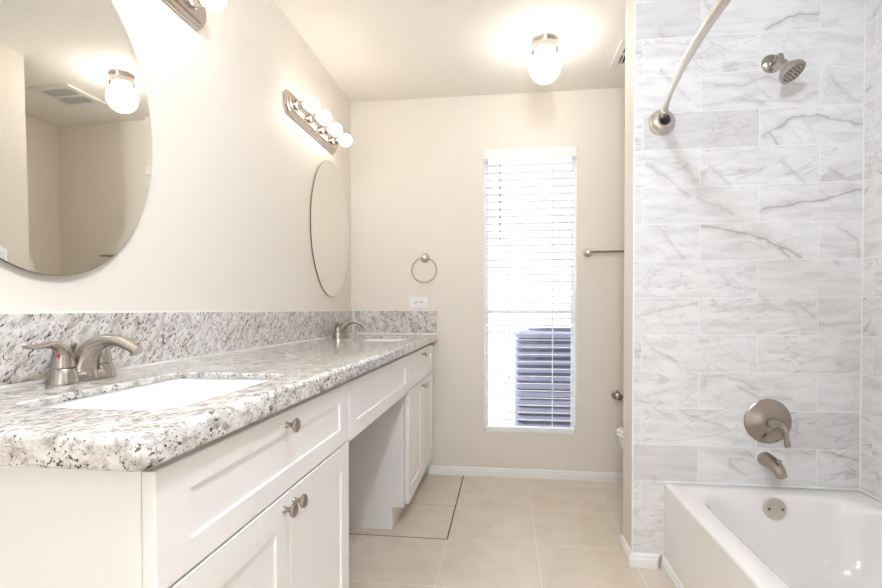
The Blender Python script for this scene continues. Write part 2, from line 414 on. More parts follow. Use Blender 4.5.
def base_profile(h=.056, t=.013):
    return [(0, 0), (t, 0), (t, h * .62), (t * .72, h * .7), (t * .72, h * .84), (t * .35, h * .95), (0, h)]
def baseboard(bm, p0, p1, nrm, m0=0, m1=0):
    """run of skirting along the wall foot from p0 to p1; nrm points into the room; m0/m1 mitre (+1 outer, -1 inner)"""
    p0 = Vector((*p0, 0)); p1 = Vector((*p1, 0)); n = Vector((*nrm, 0)); d = (p1 - p0).normalized()
    r = [[p0 + n * a + Vector((0, 0, z)) - d * a * m0 for a, z in base_profile()], [p1 + n * a + Vector((0, 0, z)) + d * a * m1 for a, z in base_profile()]]
    loft(bm, r)
b = bmesh.new(); baseboard(b, (-.5, YB), (XA, YB), (0, -1)); struct('baseboard_back', b, 'trim')
b = bmesh.new(); baseboard(b, (XP, YP), (XP, YT), (-1, 0), 1, 1); baseboard(b, (XP, YT), (XT - .014, YT), (0, -1), 1, -1)
baseboard(b, (XA, YP), (XP, YP), (0, 1), 0, 1); struct('baseboard_partition', b, 'trim')
b = bmesh.new(); baseboard(b, (XT - .001, YT), (XT - .001, .67), (-1, 0), -1, 0); struct('baseboard_tub', b, 'trim')
b = bmesh.new(); baseboard(b, (XL, YF), (XL, YC), (1, 0)); struct('baseboard_left', b, 'trim')
b = bmesh.new(); baseboard(b, (XR + .008, YF), (XR + .008, .53), (-1, 0)); struct('baseboard_right', b, 'trim')

# window: white reveal, two sashes with glass
win = bpy.data.objects.new('window_1', None); COL.objects.link(win); win.location = ((W0 + W1) / 2, YB + .08, WZ0); win['kind'] = 'structure'
fw = .012
y0, y1 = YB + .055, YB + .10
obj('window_frame', BM((W0, W0 + fw, y0, y1, WZ0, WZ1), (W1 - fw, W1, y0, y1, WZ0, WZ1), (W0 + fw, W1 - fw, y0, y1, WZ0, WZ0 + fw), (W0 + fw, W1 - fw, y0, y1, WZ1 - fw, WZ1)), 'vinyl', win)
MR = 1.045
def sash(z0, z1, ya, yb):
    x0, x1, s = W0 + fw, W1 - fw, .013
    f = obj('sash', BM((x0, x0 + s, ya, yb, z0, z1), (x1 - s, x1, ya, yb, z0, z1), (x0 + s, x1 - s, ya, yb, z0, z0 + s), (x0 + s, x1 - s, ya, yb, z1 - s, z1)), 'vinyl', win)
    obj('pane', BM((x0 + s, x1 - s, (ya + yb) / 2 - .001, (ya + yb) / 2 + .001, z0 + s, z1 - s)), 'glass', f)
sash(MR, WZ1 - fw, YB + .078, YB + .094)
sash(WZ0 + fw, MR + .025, YB + .058, YB + .074)
obj('window_sill', BM((W0 + .001, W1 - .001, YB - .004, YB + .055, WZ0, WZ0 + .008)), 'trim', win)

# ================================================================== VANITY
XF = -.468          # front face of doors
XB = XF - .02       # face frame front
DZ0, DZ1, DR0, DR1 = .125, .676, .680, .852
def shaker(bm, ya, yb, z0, z1, rail=.066, railz=None, x=XF, t=.0197):
    """framed front facing +X with a recessed flat centre panel"""
    rz = rail if railz is None else railz
    def ring(d, e, xx): return [Vector((xx, ya + d, z0 + e)), Vector((xx, yb - d, z0 + e)), Vector((xx, yb - d, z1 - e)), Vector((xx, ya + d, z1 - e))]
    loft(bm, [ring(0, 0, x - t), ring(0, 0, x - .002), ring(.002, .002, x), ring(rail, rz, x), ring(rail + .0018, rz + .0018, x - .006)])
def knob(parent, y, z, x=XF):
    b = bmesh.new()
    lathe(b, (x, y, z), (1, 0, 0), [(.0075, 0), (.006, .003), (.005, .010), (.0062, .014), (.0135, .019), (.0155, .0225), (.0148, .026), (.011, .0285), (.0, .0295)], 28)
    return obj('knob', b, 'nickel_dark', parent, True)
def vanity(y0, y1, yd, loc, label):
    t = thing('vanity_cabinet', loc, label, 'cabinet', None)
    b = BM((XL + .002, XB, y0, y0 + .016, .11, .866), (XL + .002, XB, y1 - .016, y1, .11, .866),
           (XL + .002, -.548, y0, y0 + .016, 0, .11), (XL + .002, -.548, y1 - .016, y1, 0, .11),
           (XL + .002, XB - .02, y0 + .016, y1 - .016, .11, .126), (XL + .002, XL + .008, y0 + .016, y1 - .016, .126, .866))
    obj('carcass', b, 'white', t)
    obj('toe_kick', BM((-.564, -.548, y0 + .016, y1 - .016, 0, .11)), 'white', t)
    xb0 = XB - .02
    b = BM((xb0, XB, y0 - .0005, y0 + .032, .11, .866), (xb0, XB, y1 - .032, y1 + .0005, .11, .866), (xb0, XB, y0 + .032, y1 - .032, .11, .14),
           (xb0, XB, y0 + .032, y1 - .032, .66, .70), (xb0, XB, y0 + .032, y1 - .032, .835, .866), bev=.001)
    obj('face_frame', b, 'white', t)
    g = .003; ym = (y0 + y1) / 2 + .006
    b = bmesh.new(); shaker(b, y0 + yd, y1 - g, DR0, DR1, .078, .047); d = obj('drawer_front', b, 'white', t); knob(d, ym - .020, .823)
    for s in (0, 1):
        b = bmesh.new(); shaker(b, y0 + yd if s == 0 else ym + .0015, ym - .0015 if s == 0 else y1 - g, DZ0, DZ1)
        d = obj('door', b, 'white', t); knob(d, ym + (-.034 if s == 0 else .018), DZ1 - .030)
    return t
V1, V1E, V2, V2E = .625, 1.476, 2.412, 3.248
vanity(V1, V1E, .001, (XL + .28, V1 + .42, 0), 'white shaker vanity cabinet nearest the viewer, with its end panel showing')
vanity(V2, V2E, .008, (XL + .28, V2 + .42, 0), 'white shaker vanity cabinet in the far corner against the back wall')
# panel front spanning the knee space
t = thing('kneehole_apron', (XL + .28, (V1E + V2) / 2, .67), 'white framed apron panel spanning the open knee space between the two vanity cabinets', 'drawer')
ya, yb = V1E + .004, V2 - .004
b = bmesh.new(); shaker(b, ya + .002, yb + .004, DR0 - .008, DR1, .075, .05); obj('apron_front', b, 'white', t)
obj('apron_rail', BM((XB - .02, XB, ya, yb, .66, .865), (XL + .002, XB - .02, ya, ya + .016, .74, .865), (XL + .002, XB - .02, yb - .016, yb, .74, .865)), 'white', t)

# countertop with two sink cut-outs
TH, SLAB = .0456, .014
SK = [(-.527, -.825, .735, 1.195), (-.535, -.835, 2.50, 2.99)]
def counter():
    bm = bmesh.new(); yb = YB - .002; xl = XL + .001; R = .022; N = 6
    def out(d, z):
        pts = [Vector((xl, YC + d, z))]
        cx, cy, r = XC - R, YC + R, R - d
        pts += [Vector((cx + r * math.sin(a), cy - r * math.cos(a), z)) for a in [math.pi / 2 * i / N for i in range(N + 1)]]
        pts += [Vector((XC - d, yb, z)), Vector((xl, yb, z))]
        return pts
    r = .011; prof = [(r * (1 - math.cos(a)), -r * (1 - math.sin(a))) for a in [math.pi / 2 * i / 5 for i in range(6)]]
    # from top edge down to the bottom edge
    rings = [out(r - r * math.sin(math.pi / 2 * i / 5), ZC - r + r * math.cos(math.pi / 2 * i / 5)) for i in range(6)]
    rb = .008
    rings += [out(rb - rb * math.cos(math.pi / 2 * i / 4), ZC - TH + rb - rb * math.sin(math.pi / 2 * i / 4)) for i in range(5)]
    rings += [out(.015, ZC - TH)]
    RR = [[bm.verts.new(p) for p in q] for q in rings]
    n = len(RR[0])
    for a, b2 in zip(RR, RR[1:]):
        for i in range(n):
            j = (i + 1) % n; bm.faces.new((a[i], a[j], b2[j], b2[i]))
    holes_t, holes_b = [], []
    for x1, x0, ya, yb2 in SK:
        a = rrect((x0 + x1) / 2, (ya + yb2) / 2, (x1 - x0) / 2 + .003, (yb2 - ya) / 2 + .003, .05, ZC)
        a2 = rrect((x0 + x1) / 2, (ya + yb2) / 2, (x1 - x0) / 2, (yb2 - ya) / 2, .047, ZC - .003)
        c = rrect((x0 + x1) / 2, (ya + yb2) / 2, (x1 - x0) / 2, (yb2 - ya) / 2, .047, ZC - SLAB)
        HR = [[bm.verts.new(p) for p in q] for q in (a, a2, c)]
        for q, s in zip(HR, HR[1:]):
            for i in range(len(q)):
                j = (i + 1) % len(q); bm.faces.new((q[i], s[i], s[j], q[j]))
        holes_t.append(HR[0]); holes_b.append(HR[-1])
    def edges(loop):
        es = []
        for i in range(len(loop)):
            e = bm.edges.get((loop[i], loop[(i + 1) % len(loop)])) or bm.edges.new((loop[i], loop[(i + 1) % len(loop)])); es.append(e)
        return es
    # the built-up edge is only a strip: inside it the slab is thinner
    inner = [Vector((xl, YC + .045, 0)), Vector((XC - .05, YC + .045, 0)), Vector((XC - .05, yb, 0)), Vector((xl, yb, 0))]
    lo = [bm.verts.new((p.x, p.y, ZC - TH)) for p in inner]; hi = [bm.verts.new((p.x, p.y, ZC - SLAB)) for p in inner]
    bmesh.ops.triangle_fill(bm, use_beauty=True, use_dissolve=False, normal=(0, 0, 1), edges=edges(RR[0]) + edges(holes_t[0]) + edges(holes_t[1]))
    bot = RR[-1]
    bm.faces.new([bot[0]] + bot[1:n - 2] + [lo[1], lo[0]])
    bm.faces.new([bot[n - 3], bot[n - 2], lo[2], lo[1]])
    bm.faces.new([bot[n - 1], bot[0], lo[0], hi[0], hi[3]]); bm.faces.new([bot[n - 2], bot[n - 1], hi[3], hi[2], lo[2]])
    for i, j in ((0, 1), (1, 2)): bm.faces.new((lo[i], lo[j], hi[j], hi[i]))
    bmesh.ops.triangle_fill(bm, use_beauty=True, use_dissolve=False, normal=(0, 0, -1), edges=edges(hi) + edges(holes_b[0]) + edges(holes_b[1]))
    return bm
t = obj('countertop', counter(), 'granite', smooth=True)
tag(t, 'long speckled granite countertop with rounded edge running over both white vanity cabinets', 'countertop')
# backsplash slabs
SH = .1507
def splash(name, bx, mat, label, caulks):
    o = obj(name, BM(bx, bev=.0015), mat); tag(o, label, 'backsplash', None)
    obj('caulk_line', BM(*caulks), 'caulk', o)
g = .001
zs0 = ZC + .007
splash('backsplash', (XL + g, XL + .02, YC + .004, 1.436, zs0, ZC + SH), 'granite_side', 'granite backsplash slab on the left wall behind the near faucet',
       [(XL + .015, XL + .026, YC + .004, 1.436, ZC + .0005, zs0), (XL + .0005, XL + .006, YC + .004, 1.436, ZC + SH, ZC + SH + .0035)])
splash('backsplash', (XL + g, XL + .02, 1.4375, YB - .022, zs0, ZC + SH), 'granite_side', 'long granite backsplash slab on the left wall running to the far corner',
       [(XL + .015, XL + .026, 1.4375, YB - .022, ZC + .0005, zs0), (XL + .0005, XL + .006, 1.4375, YB - .022, ZC + SH, ZC + SH + .003), (XL + .02, XL + .026, YB - .027, YB - .0215, zs0, ZC + SH)])
splash('backsplash', (XL + .0215, XC - .002, YB - .021, YB - g, zs0, ZC + SH), 'granite_back', 'short granite backsplash slab on the back wall below the electrical outlet',
       [(XL + .0265, XC - .002, YB - .026, YB - .018, ZC + .0005, zs0)])

# undermount sinks
def sink(idx, label):
    x1, x0, ya, yb = SK[idx]; cx, cy, hx, hy = (x0 + x1) / 2, (ya + yb) / 2, (x1 - x0) / 2, (yb - ya) / 2
    t = thing('undermount_sink', (cx, cy, ZC - SLAB - .16), label, 'sink', 'undermount sinks')
    zt = ZC - SLAB - .001; bm = bmesh.new()
    pr = [(.018, 0, .06), (.003, 0, .055), (.002, -.006, .055), (-.004, -.06, .05), (-.012, -.11, .05), (-.035, -.138, .05), (-.08, -.146, .04), (-.125, -.150, .015)]
    inner = [rrect(cx, cy, hx + d, hy + d, r, zt + z) for d, z, r in pr]
    th = .008
    outer = [rrect(cx, cy, hx + d + (0 if i == 0 else th), hy + d + (0 if i == 0 else th), r + .004, zt + z - th) for i, (d, z, r) in enumerate(pr)]
    loft(bm, outer[::-1] + inner)
    obj('basin', bm, 'porcelain', t, True)
    b = bmesh.new(); lathe(b, (cx, cy, zt - .1495), (0, 0, 1), [(.03, 0), (.03, .002), (.026, .004), (.018, .0045), (.017, .001), (.001, .001)], 28)
    obj('drain', b, 'nickel', t, True)
sink(0, 'white rectangular undermount sink at the near end of the granite countertop')
sink(1, 'white rectangular undermount sink at the far end of the granite countertop, mostly edge-on')

# centerset faucet
def faucet(loc, label):
    X, Y, Z = loc; t = thing('bathroom_faucet', loc, label, 'faucet', 'nickel centerset faucets')
    P = lambda x, y, z: (X + x, Y + y, Z + z)
    bm = bmesh.new()
    def ring(hx, hy, z): return rrect(X, Y, hx, hy, min(hx, hy) * .98, Z + z, 8)
    loft(bm, [ring(.0275, .083, 0), ring(.0275, .083, .003), ring(.0268, .0815, .006), ring(.0245, .078, .015), ring(.021, .074, .021), ring(.016, .069, .0245), ring(.008, .06, .0255)])
    for s in (-1, 1):
        lathe(bm, P(0, s * .052, 0), (0, 0, 1), [(.0305, .001), (.0295, .008), (.027, .02), (.0248, .030), (.0235, .032)], 32)
    obj('base', bm, 'nickel', t, True)
    b = bmesh.new()
    sweep(b, [P(.001, 0, .004), P(.001, 0, .032), P(.014, 0, .062), P(.044, 0, .085), P(.078, 0, .0905), P(.108, 0, .081), P(.137, 0, .066)],
          [(.036, .0275), (.030, .0255), (.0235, .0215), (.0175, .0165), (.0155, .0130), (.0150, .0115), (.0155, .0100)], 28, 7, up=(1, 0, 0.01), ends=False)
    sp = obj('spout', b, 'nickel', t, True)
    b = bmesh.new(); lathe(b, P(.126, 0, .068), (0.2, 0, -1), [(.0095, 0), (.0095, .012), (.0075, .0125), (.007, .009)], 20); obj('aerator', b, 'nickel_dark', sp, True)
    for s in (-1, 1):
        b = bmesh.new()
        sweep(b, [P(0, s * .052, .0345), P(0, s * .0525, .050), P(.001, s * .056, .066), P(.003, s * .068, .0790), P(.007, s * .088, .0850), P(.011, s * .112, .0840), P(.014, s * .148, .0835)],
              [(.0232, .0232), (.0212, .0212), (.0172, .0172), (.0115, .0120), (.0074, .0092), (.0052, .0098), (.0030, .0105)], 24, 7, up=(1, 0, 0), ends=False)
        hd = obj('handle', b, 'nickel', t, True)
        if s == -1:
            b = bmesh.new(); lathe(b, P(.0088, s * .0722, .0600), (.42, -.87, .25), [(.0034, 0), (.0034, .001), (.0026, .0016), (0, .0016)], 16); obj('hot_marker', b, 'red', hd)
    b = bmesh.new(); lathe(b, P(-.026, .004, .018), (0, 0, 1), [(.0028, 0), (.0028, .048), (.004, .050), (.0062, .056), (.0070, .060), (.0062, .064), (.002, .066), (0, .066)], 20)
    obj('lift_rod', b, 'nickel_dark', t, True)
    return t
f1 = faucet((-.945, 1.030, ZC + .0008), 'brushed nickel two-handle faucet beside the near sink, red dot on its handle')
dup(f1, (-.945, 2.83, ZC + .0008), 'small-looking brushed nickel two-handle faucet in the far corner beside the far sink')

# ================================================================== MIRRORS (bevelled ovals)
def mirror(loc, label):
    X, Y, Z = loc; t = thing('oval_mirror', loc, label, 'mirror', 'frameless oval mirrors')
    n = 96; a, c = .325, .394
    def ring(d, x): return [Vector((XL + x, Y + (a - d) * math.cos(u), Z + (c - d) * math.sin(u))) for u in [2 * math.pi * i / n for i in range(n)]]
    b = bmesh.new(); loft(b, [ring(.0005, .0075), ring(.022, .0079), ring(.0225, .00791)]); obj('mirror_glass', b, 'mirror', t)
    b = bmesh.new(); loft(b, [ring(.004, .0008), ring(.0, .0020), ring(.0, .0074)]); obj('mirror_backing', b, 'mirror_edge', t, False)
    return t
m1 = mirror((XL, 1.027, 1.541), 'large frameless oval mirror above the near sink, cropped by the left frame edge')
m1.rotation_euler = (0, 0, 0); dup(m1, (XL, 2.881, 1.541), 'frameless oval mirror on the left wall near the far corner, seen whole')
m1.location.x += .0045; m1.location.y -= .008; m1.rotation_euler = (0, -.0095, -.0115)      # hangs a touch out of true

# ================================================================== VANITY LIGHTS
def vlight(loc, label):
    X, Y, Z = loc; t = thing('vanity_light_bar', loc, label, 'wall lamp', 'four-bulb vanity light bars')
    def oct_ring(hy, hz, x, ch): 
        ch = min(ch, hz * .9)
        return [Vector((X + x, Y + sy * yy, Z + sz * zz)) for sy, sz, yy, zz in
                ((1, 1, hy - ch, hz), (-1, 1, hy - ch, hz), (-1, 1, hy, hz - ch), (-1, -1, hy, hz - ch), (-1, -1, hy - ch, hz), (1, -1, hy - ch, hz), (1, -1, hy, hz - ch), (1, 1, hy, hz - ch))]
    b = bmesh.new()
    prof = [(.350, .055, .0005, .03), (.350, .055, .010, .03), (.343, .048, .014, .028), (.343, .048, .019, .028), (.335, .040, .022, .025), (.335, .040, .027, .025), (.326, .031, .031, .02), (.322, .027, .031, .018)]
    loft(b, [oct_ring(*q) for q in prof]); obj('backplate', b, 'chrome', t)
    for k in range(4):
        y = Y + (-.2565 + .171 * k)
        b = bmesh.new(); lathe(b, (X + .031, y, Z + .004), (1, 0, 0), [(.026, 0), (.026, .004), (.021, .007), (.021, .030), (.019, .034), (.015, .034)], 28)
        s = obj('socket', b, 'chrome', t, True)
        b = bmesh.new(); R = .0355; cx = .103
        pr = [(.013, .064 - .031), (.014, .070 - .031)] + [(R * math.sin(u), cx - .031 - R * math.cos(u)) for u in [math.radians(q) for q in range(24, 181, 12)]]
        lathe(b, (X + .031, y, Z + .004), (1, 0, 0), pr, 28)
        obj('bulb', b, 'bulb', t, True)
    return t
l1 = vlight((XL, 1.262, 2.05), 'chrome vanity light bar cropped by the top frame edge above the near oval mirror')
dup(l1, (XL, 2.59, 2.043), 'chrome vanity light bar with four lit globe bulbs above the far oval mirror')

# ================================================================== CEILING
def ceiling_light(loc, label, gm='globe'):
    X, Y, Z = loc; t = thing('ceiling_light', loc, label, 'ceiling lamp')
    b = bmesh.new(); lathe(b, (X, Y, Z - .0005), (0, 0, -1), [(.066, 0), (.066, .008), (.062, .014), (.060, .030), (.064, .046), (.066, .052), (.060, .056), (.052, .056)], 40); obj('canopy_ring', b, 'nickel', t, True)
    b = bmesh.new(); R = .080; zc = .133
    lathe(b, (X, Y, Z), (0, 0, -1), [(.050, .054)] + [(R * math.sin(u), zc - R * math.cos(u)) for u in [math.radians(q) for q in range(42, 181, 8)]], 40)
    obj('globe', b, gm, t, True)
    for a in (.6, 2.7, 4.8):
        b = bmesh.new(); d = Vector((math.cos(a), math.sin(a), 0)); lathe(b, Vector((X, Y, Z - .044)) + d * .061, d, [(.003, 0), (.003, .008), (.006, .009), (.006, .013), (0, .014)], 12); obj('thumb_screw', b, 'nickel', t, True)
    return t
ceiling_light((CEIL[0], CEIL[1], H), 'lit white glass globe ceiling light with a nickel ring, near the window wall')
ceiling_light((.15, .46, H), 'added white globe fill light on the ceiling near the camera, out of view', 'fill_globe')  # added lamp, unseen, brightens the near end and the tub tiles

def vent():
    x0, x1, y0, y1 = .575, .85, 2.68, 2.96
    t = thing('ceiling_vent', ((x0 + x1) / 2, (y0 + y1) / 2, H), 'square white louvred exhaust vent on the ceiling beside the tiled partition', 'vent')
    zt = H - .0005; zb = H - .014; w = .035
    obj('vent_frame', BM((x0, x0 + w, y0, y1, zb, zt), (x1 - w, x1, y0, y1, zb, zt), (x0 + w, x1 - w, y0, y0 + w, zb, zt), (x0 + w, x1 - w, y1 - w, y1, zb, zt), bev=.003), 'trim', t)
    bm = bmesh.new(); n = 9
    for i in range(n):
        x = x0 + w + (x1 - x0 - 2 * w) * (i + .5) / n
        box(bm, x - .0035, x + .0035, y0 + w, y1 - w, zb + .001, zb + .004)
    box(bm, x0 + w, x1 - w, (y0 + y1) / 2 - .005, (y0 + y1) / 2 + .005, zb, zb + .008)
    obj('louvres', bm, 'trim', t)
    obj('duct_shadow_box', BM((x0 + w, x1 - w, y0 + w, y1 - w, H - .003, zt)), 'dark_grey', t)
vent()

# ================================================================== BACK WALL ITEMS
def rosette(bm, c, axis, r=.026):
    lathe(bm, c, axis, [(r, .0005), (r, .004), (r * .93, .008), (r * .62, .013), (r * .45, .020), (r * .42, .034), (r * .55, .040), (r * .58, .052), (r * .42, .058), (0, .060)], 32)
t = thing('towel_ring', (-.522, YB, 1.345), 'round brushed nickel towel ring on the back wall above the outlet', 'towel ring')
b = bmesh.new(); rosette(b, (-.522, YB, 1.408), (0, -1, 0), .030); obj('ring_mount', b, 'nickel_light', t, True)
b = bmesh.new(); n = 56; R = .080; rr = .0042
rings = []
for i in range(n):
    a = 2 * math.pi * i / n; c = Vector((-.522 + R * math.sin(a), YB - .047, 1.325 + R * math.cos(a))); d = Vector((math.sin(a), 0, math.cos(a)))
    rings.append([c + d * rr * math.cos(q) + Vector((0, rr * math.sin(q), 0)) for q in [2 * math.pi * j / 12 for j in range(12)]])
rings.append(rings[0]); loft(b, rings, False, False); bmesh.ops.remove_doubles(b, verts=b.verts[:], dist=1e-5)
obj('ring', b, 'nickel', t, True)

t = thing('electrical_outlet', (-.567, YB, 1.12), 'white horizontal double electrical outlet on the back wall above the granite backsplash', 'outlet')
b = bmesh.new(); box(b, -.626, -.508, YB - .006, YB - .0005, 1.085, 1.155, bev=.002); obj('cover_plate', b, 'trim', t)
for sx in (-1, 1):
    cx = -.567 + sx * .0195
    b = bmesh.new(); lathe(b, (cx, YB - .006, 1.12), (0, -1, 0), [(.0165, 0), (.0165, .002), (.0155, .0025), (0, .0025)], 28); r = obj('receptacle', b, 'caulk', t, True)
    obj('slot', BM((cx - .006, cx + .001, YB - .0092, YB - .0083, 1.1255, 1.1275), (cx - .006, cx + .001, YB - .0092, YB - .0083, 1.1125, 1.1145), (cx + .004, cx + .011, YB - .0092, YB - .0083, 1.1165, 1.1235)), 'dark', r)
b = bmesh.new(); lathe(b, (-.567, YB - .006, 1.12), (0, -1, 0), [(.0035, 0), (.0035, .0015), (0, .002)], 12); obj('screw', b, 'trim', t)

t = thing('towel_bar', (.745, YB, 1.427), 'brushed nickel towel bar on the back wall right of the window, running behind the partition', 'towel bar')
for x in (.503, .985):
    b = bmesh.new(); rosette(b, (x, YB, 1.427), (0, -1, 0), .027); obj('bar_post', b, 'nickel_light', t, True)
b = bmesh.new(); lathe(b, (.503, YB - .046, 1.427), (1, 0, 0), [(.0078, 0), (.0078, .482)], 20); obj('bar', b, 'nickel', t, True)

t = thing('toilet_paper_holder', (.75, YB, .54), 'nickel toilet paper holder post low on the back wall above the toilet', 'paper holder')
for x in (.680, .840):
    b = bmesh.new(); lathe(b, (x, YB, .541), (0, -1, 0), [(.029, .0005), (.029, .005), (.024, .010), (.014, .018), (.013, .040), (.022, .046), (.026, .058), (.022, .070), (.010, .077), (0, .078)], 32); obj('holder_post', b, 'nickel_dark', t, True)
b = bmesh.new(); lathe(b, (.690, YB - .058, .541), (1, 0, 0), [(.008, 0), (.011, .03), (.011, .11), (.008, .14)], 20); obj('roller', b, 'nickel', t, True)

# window blind
t = thing('window_blind', ((W0 + W1) / 2, YB, WZ0), 'white horizontal slat blind hanging in the narrow back wall window', 'blind')
b = bmesh.new(); box(b, W0 + .001, W1 - .001, YB - .018, YB - .006, 2.024, 2.087, bev=.003); box(b, W0 + .003, W1 - .003, YB - .006, YB + .04, 2.045, 2.085)
obj('valance', b, 'trim', t)
SY = YB + .022; PITCHS = .0465; ZS0 = .366
sl = bmesh.new(); z = ZS0; cnt = 0; tilt = math.radians(-5)
while z < 2.03:
    hw = .0245; N = 4; top = []; botm = []
    for i in range(N + 1):
        s = -1 + 2 * i / N; yy = SY + s * hw * math.cos(tilt); zz = z + s * hw * math.sin(tilt) + .0022 * (1 - s * s)
        top.append((yy, zz + .0013)); botm.append((yy, zz - .0013))
    sec = top + botm[::-1]
    loft(sl, [[Vector((x, y_, z_)) for y_, z_ in sec] for x in (W0 + .012, W1 - .012)])
    z += PITCHS; cnt += 1
obj('slats', sl, 'slat', t)
b = bmesh.new(); box(b, W0 + .010, W1 - .010, SY - .026, SY + .026, .293, .320, bev=.003); obj('bottom_rail', b, 'slat', t)
for x in (.016, .293):
    obj('ladder_cord', BM((x - .0012, x + .0012, SY - .0268, SY - .0253, .31, 2.04), (x - .0012, x + .0012, SY + .0253, SY + .0268, .31, 2.04), (x - .0006, x + .0006, SY - .001, SY + .001, .31, 2.04)), 'slat', t)
b = bmesh.new(); lathe(b, (-.040, YB - .004 - .006, 2.03), (0, 0, -1), [(.003, 0), (.003, .02), (.0042, .025), (.0042, .50), (.0055, .505), (.0055, .52), (0, .522)], 12); obj('tilt_wand', b, 'nickel', t, True)

# ================================================================== TOILET (mostly hidden behind the partition)
def toilet():
    Y = 2.80; D = -.035; t = thing('toilet', (.95, Y, 0), 'white toilet in the alcove, only its front edge showing past the partition', 'toilet')
    def egg(x0, x1, hw, z, n=36):
        out = []
        cx = x0 + (x1 - x0) * .52 + D
        for i in range(n):
            a = 2 * math.pi * i / n; c, s = math.cos(a), math.sin(a)
            rx = (x1 + D - cx) if c > 0 else (cx - x0 - D)
            out.append(Vector((cx + rx * math.copysign(abs(c) ** (.75 if c > 0 else 1), c), Y + hw * s, z)))
        return out
    b = bmesh.new()
    rings = [egg(.74, 1.18, .11, 0), egg(.745, 1.175, .105, .03), egg(.76, 1.15, .095, .12), egg(.735, 1.15, .12, .2), egg(.675, 1.12, .155, .28), egg(.638, 1.10, .178, .345), egg(.630, 1.10, .183, .385), egg(.640, 1.09, .175, .395),
             egg(.665, 1.06, .145, .392), egg(.69, 1.03, .12, .34), egg(.76, .98, .07, .24), egg(.80, .94, .04, .22)]
    loft(b, rings); obj('bowl', b, 'porcelain', t, True)
    b = bmesh.new(); loft(b, [egg(.627, 1.05, .186, .398), egg(.623, 1.05, .19, .405), egg(.627, 1.05, .187, .414), egg(.69, 1.0, .12, .414), egg(.69, 1.0, .12, .398)], False, False); obj('seat', b, 'porcelain', t, True)
    b = bmesh.new(); loft(b, [egg(.630, 1.06, .183, .417), egg(.627, 1.06, .186, .424), egg(.640, 1.05, .175, .432), egg(.70, 1.0, .12, .436)]); obj('lid', b, 'porcelain', t, True)
    b = bmesh.new(); loft(b, [rrect(1.155, Y, .08, .18, .03, .39), rrect(1.155, Y, .085, .205, .03, .46), rrect(1.155, Y, .09, .215, .03, .72)]); tk = obj('tank', b, 'porcelain', t, True)
    b = bmesh.new(); loft(b, [rrect(1.15, Y, .096, .225, .03, .721), rrect(1.15, Y, .098, .227, .03, .745), rrect(1.15, Y, .09, .22, .03, .755)]); obj('tank_lid', b, 'porcelain', t, True)
    b = bmesh.new(); box(b, 1.05, 1.065, Y - .16, Y - .09, .66, .675, bev=.004); obj('flush_lever', b, 'chrome', tk)
toilet()

# ================================================================== BATHTUB
def tub():
    x0, x1, y0, y1 = XT, XR - .0008, .669, YT - .0008
    t = thing('bathtub', ((x0 + x1) / 2, (y0 + y1) / 2, 0), 'white alcove bathtub against the marble tiled walls', 'bathtub')
    cx, cy, hx, hy = (x0 + x1) / 2, (y0 + y1) / 2, (x1 - x0) / 2, (y1 - y0) / 2
    # basin edge rectangle
    bx0, bx1, by0, by1 = x0 + .078, x1 - .062, y0 + .075, y1 - .100
    def R(d, z, r, dn=0, df=0, n=8):   # inset d; extra inset at the drain end (far) df and at the near end dn
        a0, a1, b0, b1 = bx0 + d, bx1 - d, by0 + d + dn, by1 - d - df
        return rrect((a0 + a1) / 2, (b0 + b1) / 2, (a1 - a0) / 2, (b1 - b0) / 2, r, z, n)
    o = lambda d, z, r: rrect(cx, cy, hx - d, hy - d, r, z, 8)
    rings = [o(0, .0, .002), o(0, ZT - .014, .002), o(.001, ZT - .008, .004), o(.004, ZT - .003, .006), o(.010, ZT, .01),
             R(-.012, ZT, .15), R(-.003, ZT - .002, .145), R(.006, ZT - .009, .14), R(.013, ZT - .022, .138), R(.022, ZT - .06, .135, .01, .004), R(.036, ZT - .14, .13, .05, .02),
             R(.052, ZT - .22, .125, .11, .035), R(.070, ZT - .262, .12, .15, .05), R(.105, ZT - .285, .10, .18, .07), R(.17, ZT - .290, .06, .22, .1)]
    b = bmesh.new(); loft(b, rings, False, True)
    obj('tub_body', b, 'acrylic', t, True)
    ox, oy, oz = 1.014, by1 - .026, ZT - .043
    ax = Vector((0, -1, .16)).normalized()
    b = bmesh.new(); lathe(b, (ox, oy, oz), ax, [(.041, -.004), (.041, .003), (.0395, .0055), (.030, .009), (.015, .0115), (0, .012)], 40); p = obj('overflow_plate', b, 'nickel_light', t, True)
    for s in (-1, 1):
        b = bmesh.new(); lathe(b, (ox + s * .024, oy - .0095, oz + .001), ax, [(.0050, 0), (.0045, .003), (0, .0035)], 14); obj('screw', b, 'dark_grey', p)
    b = bmesh.new(); lathe(b, (ox, by1 - .26, ZT - .2898), (0, 0, 1), [(.034, 0), (.034, .003), (.028, .005), (.02, .002), (0, .002)], 28); obj('drain', b, 'nickel', t, True)
tub()

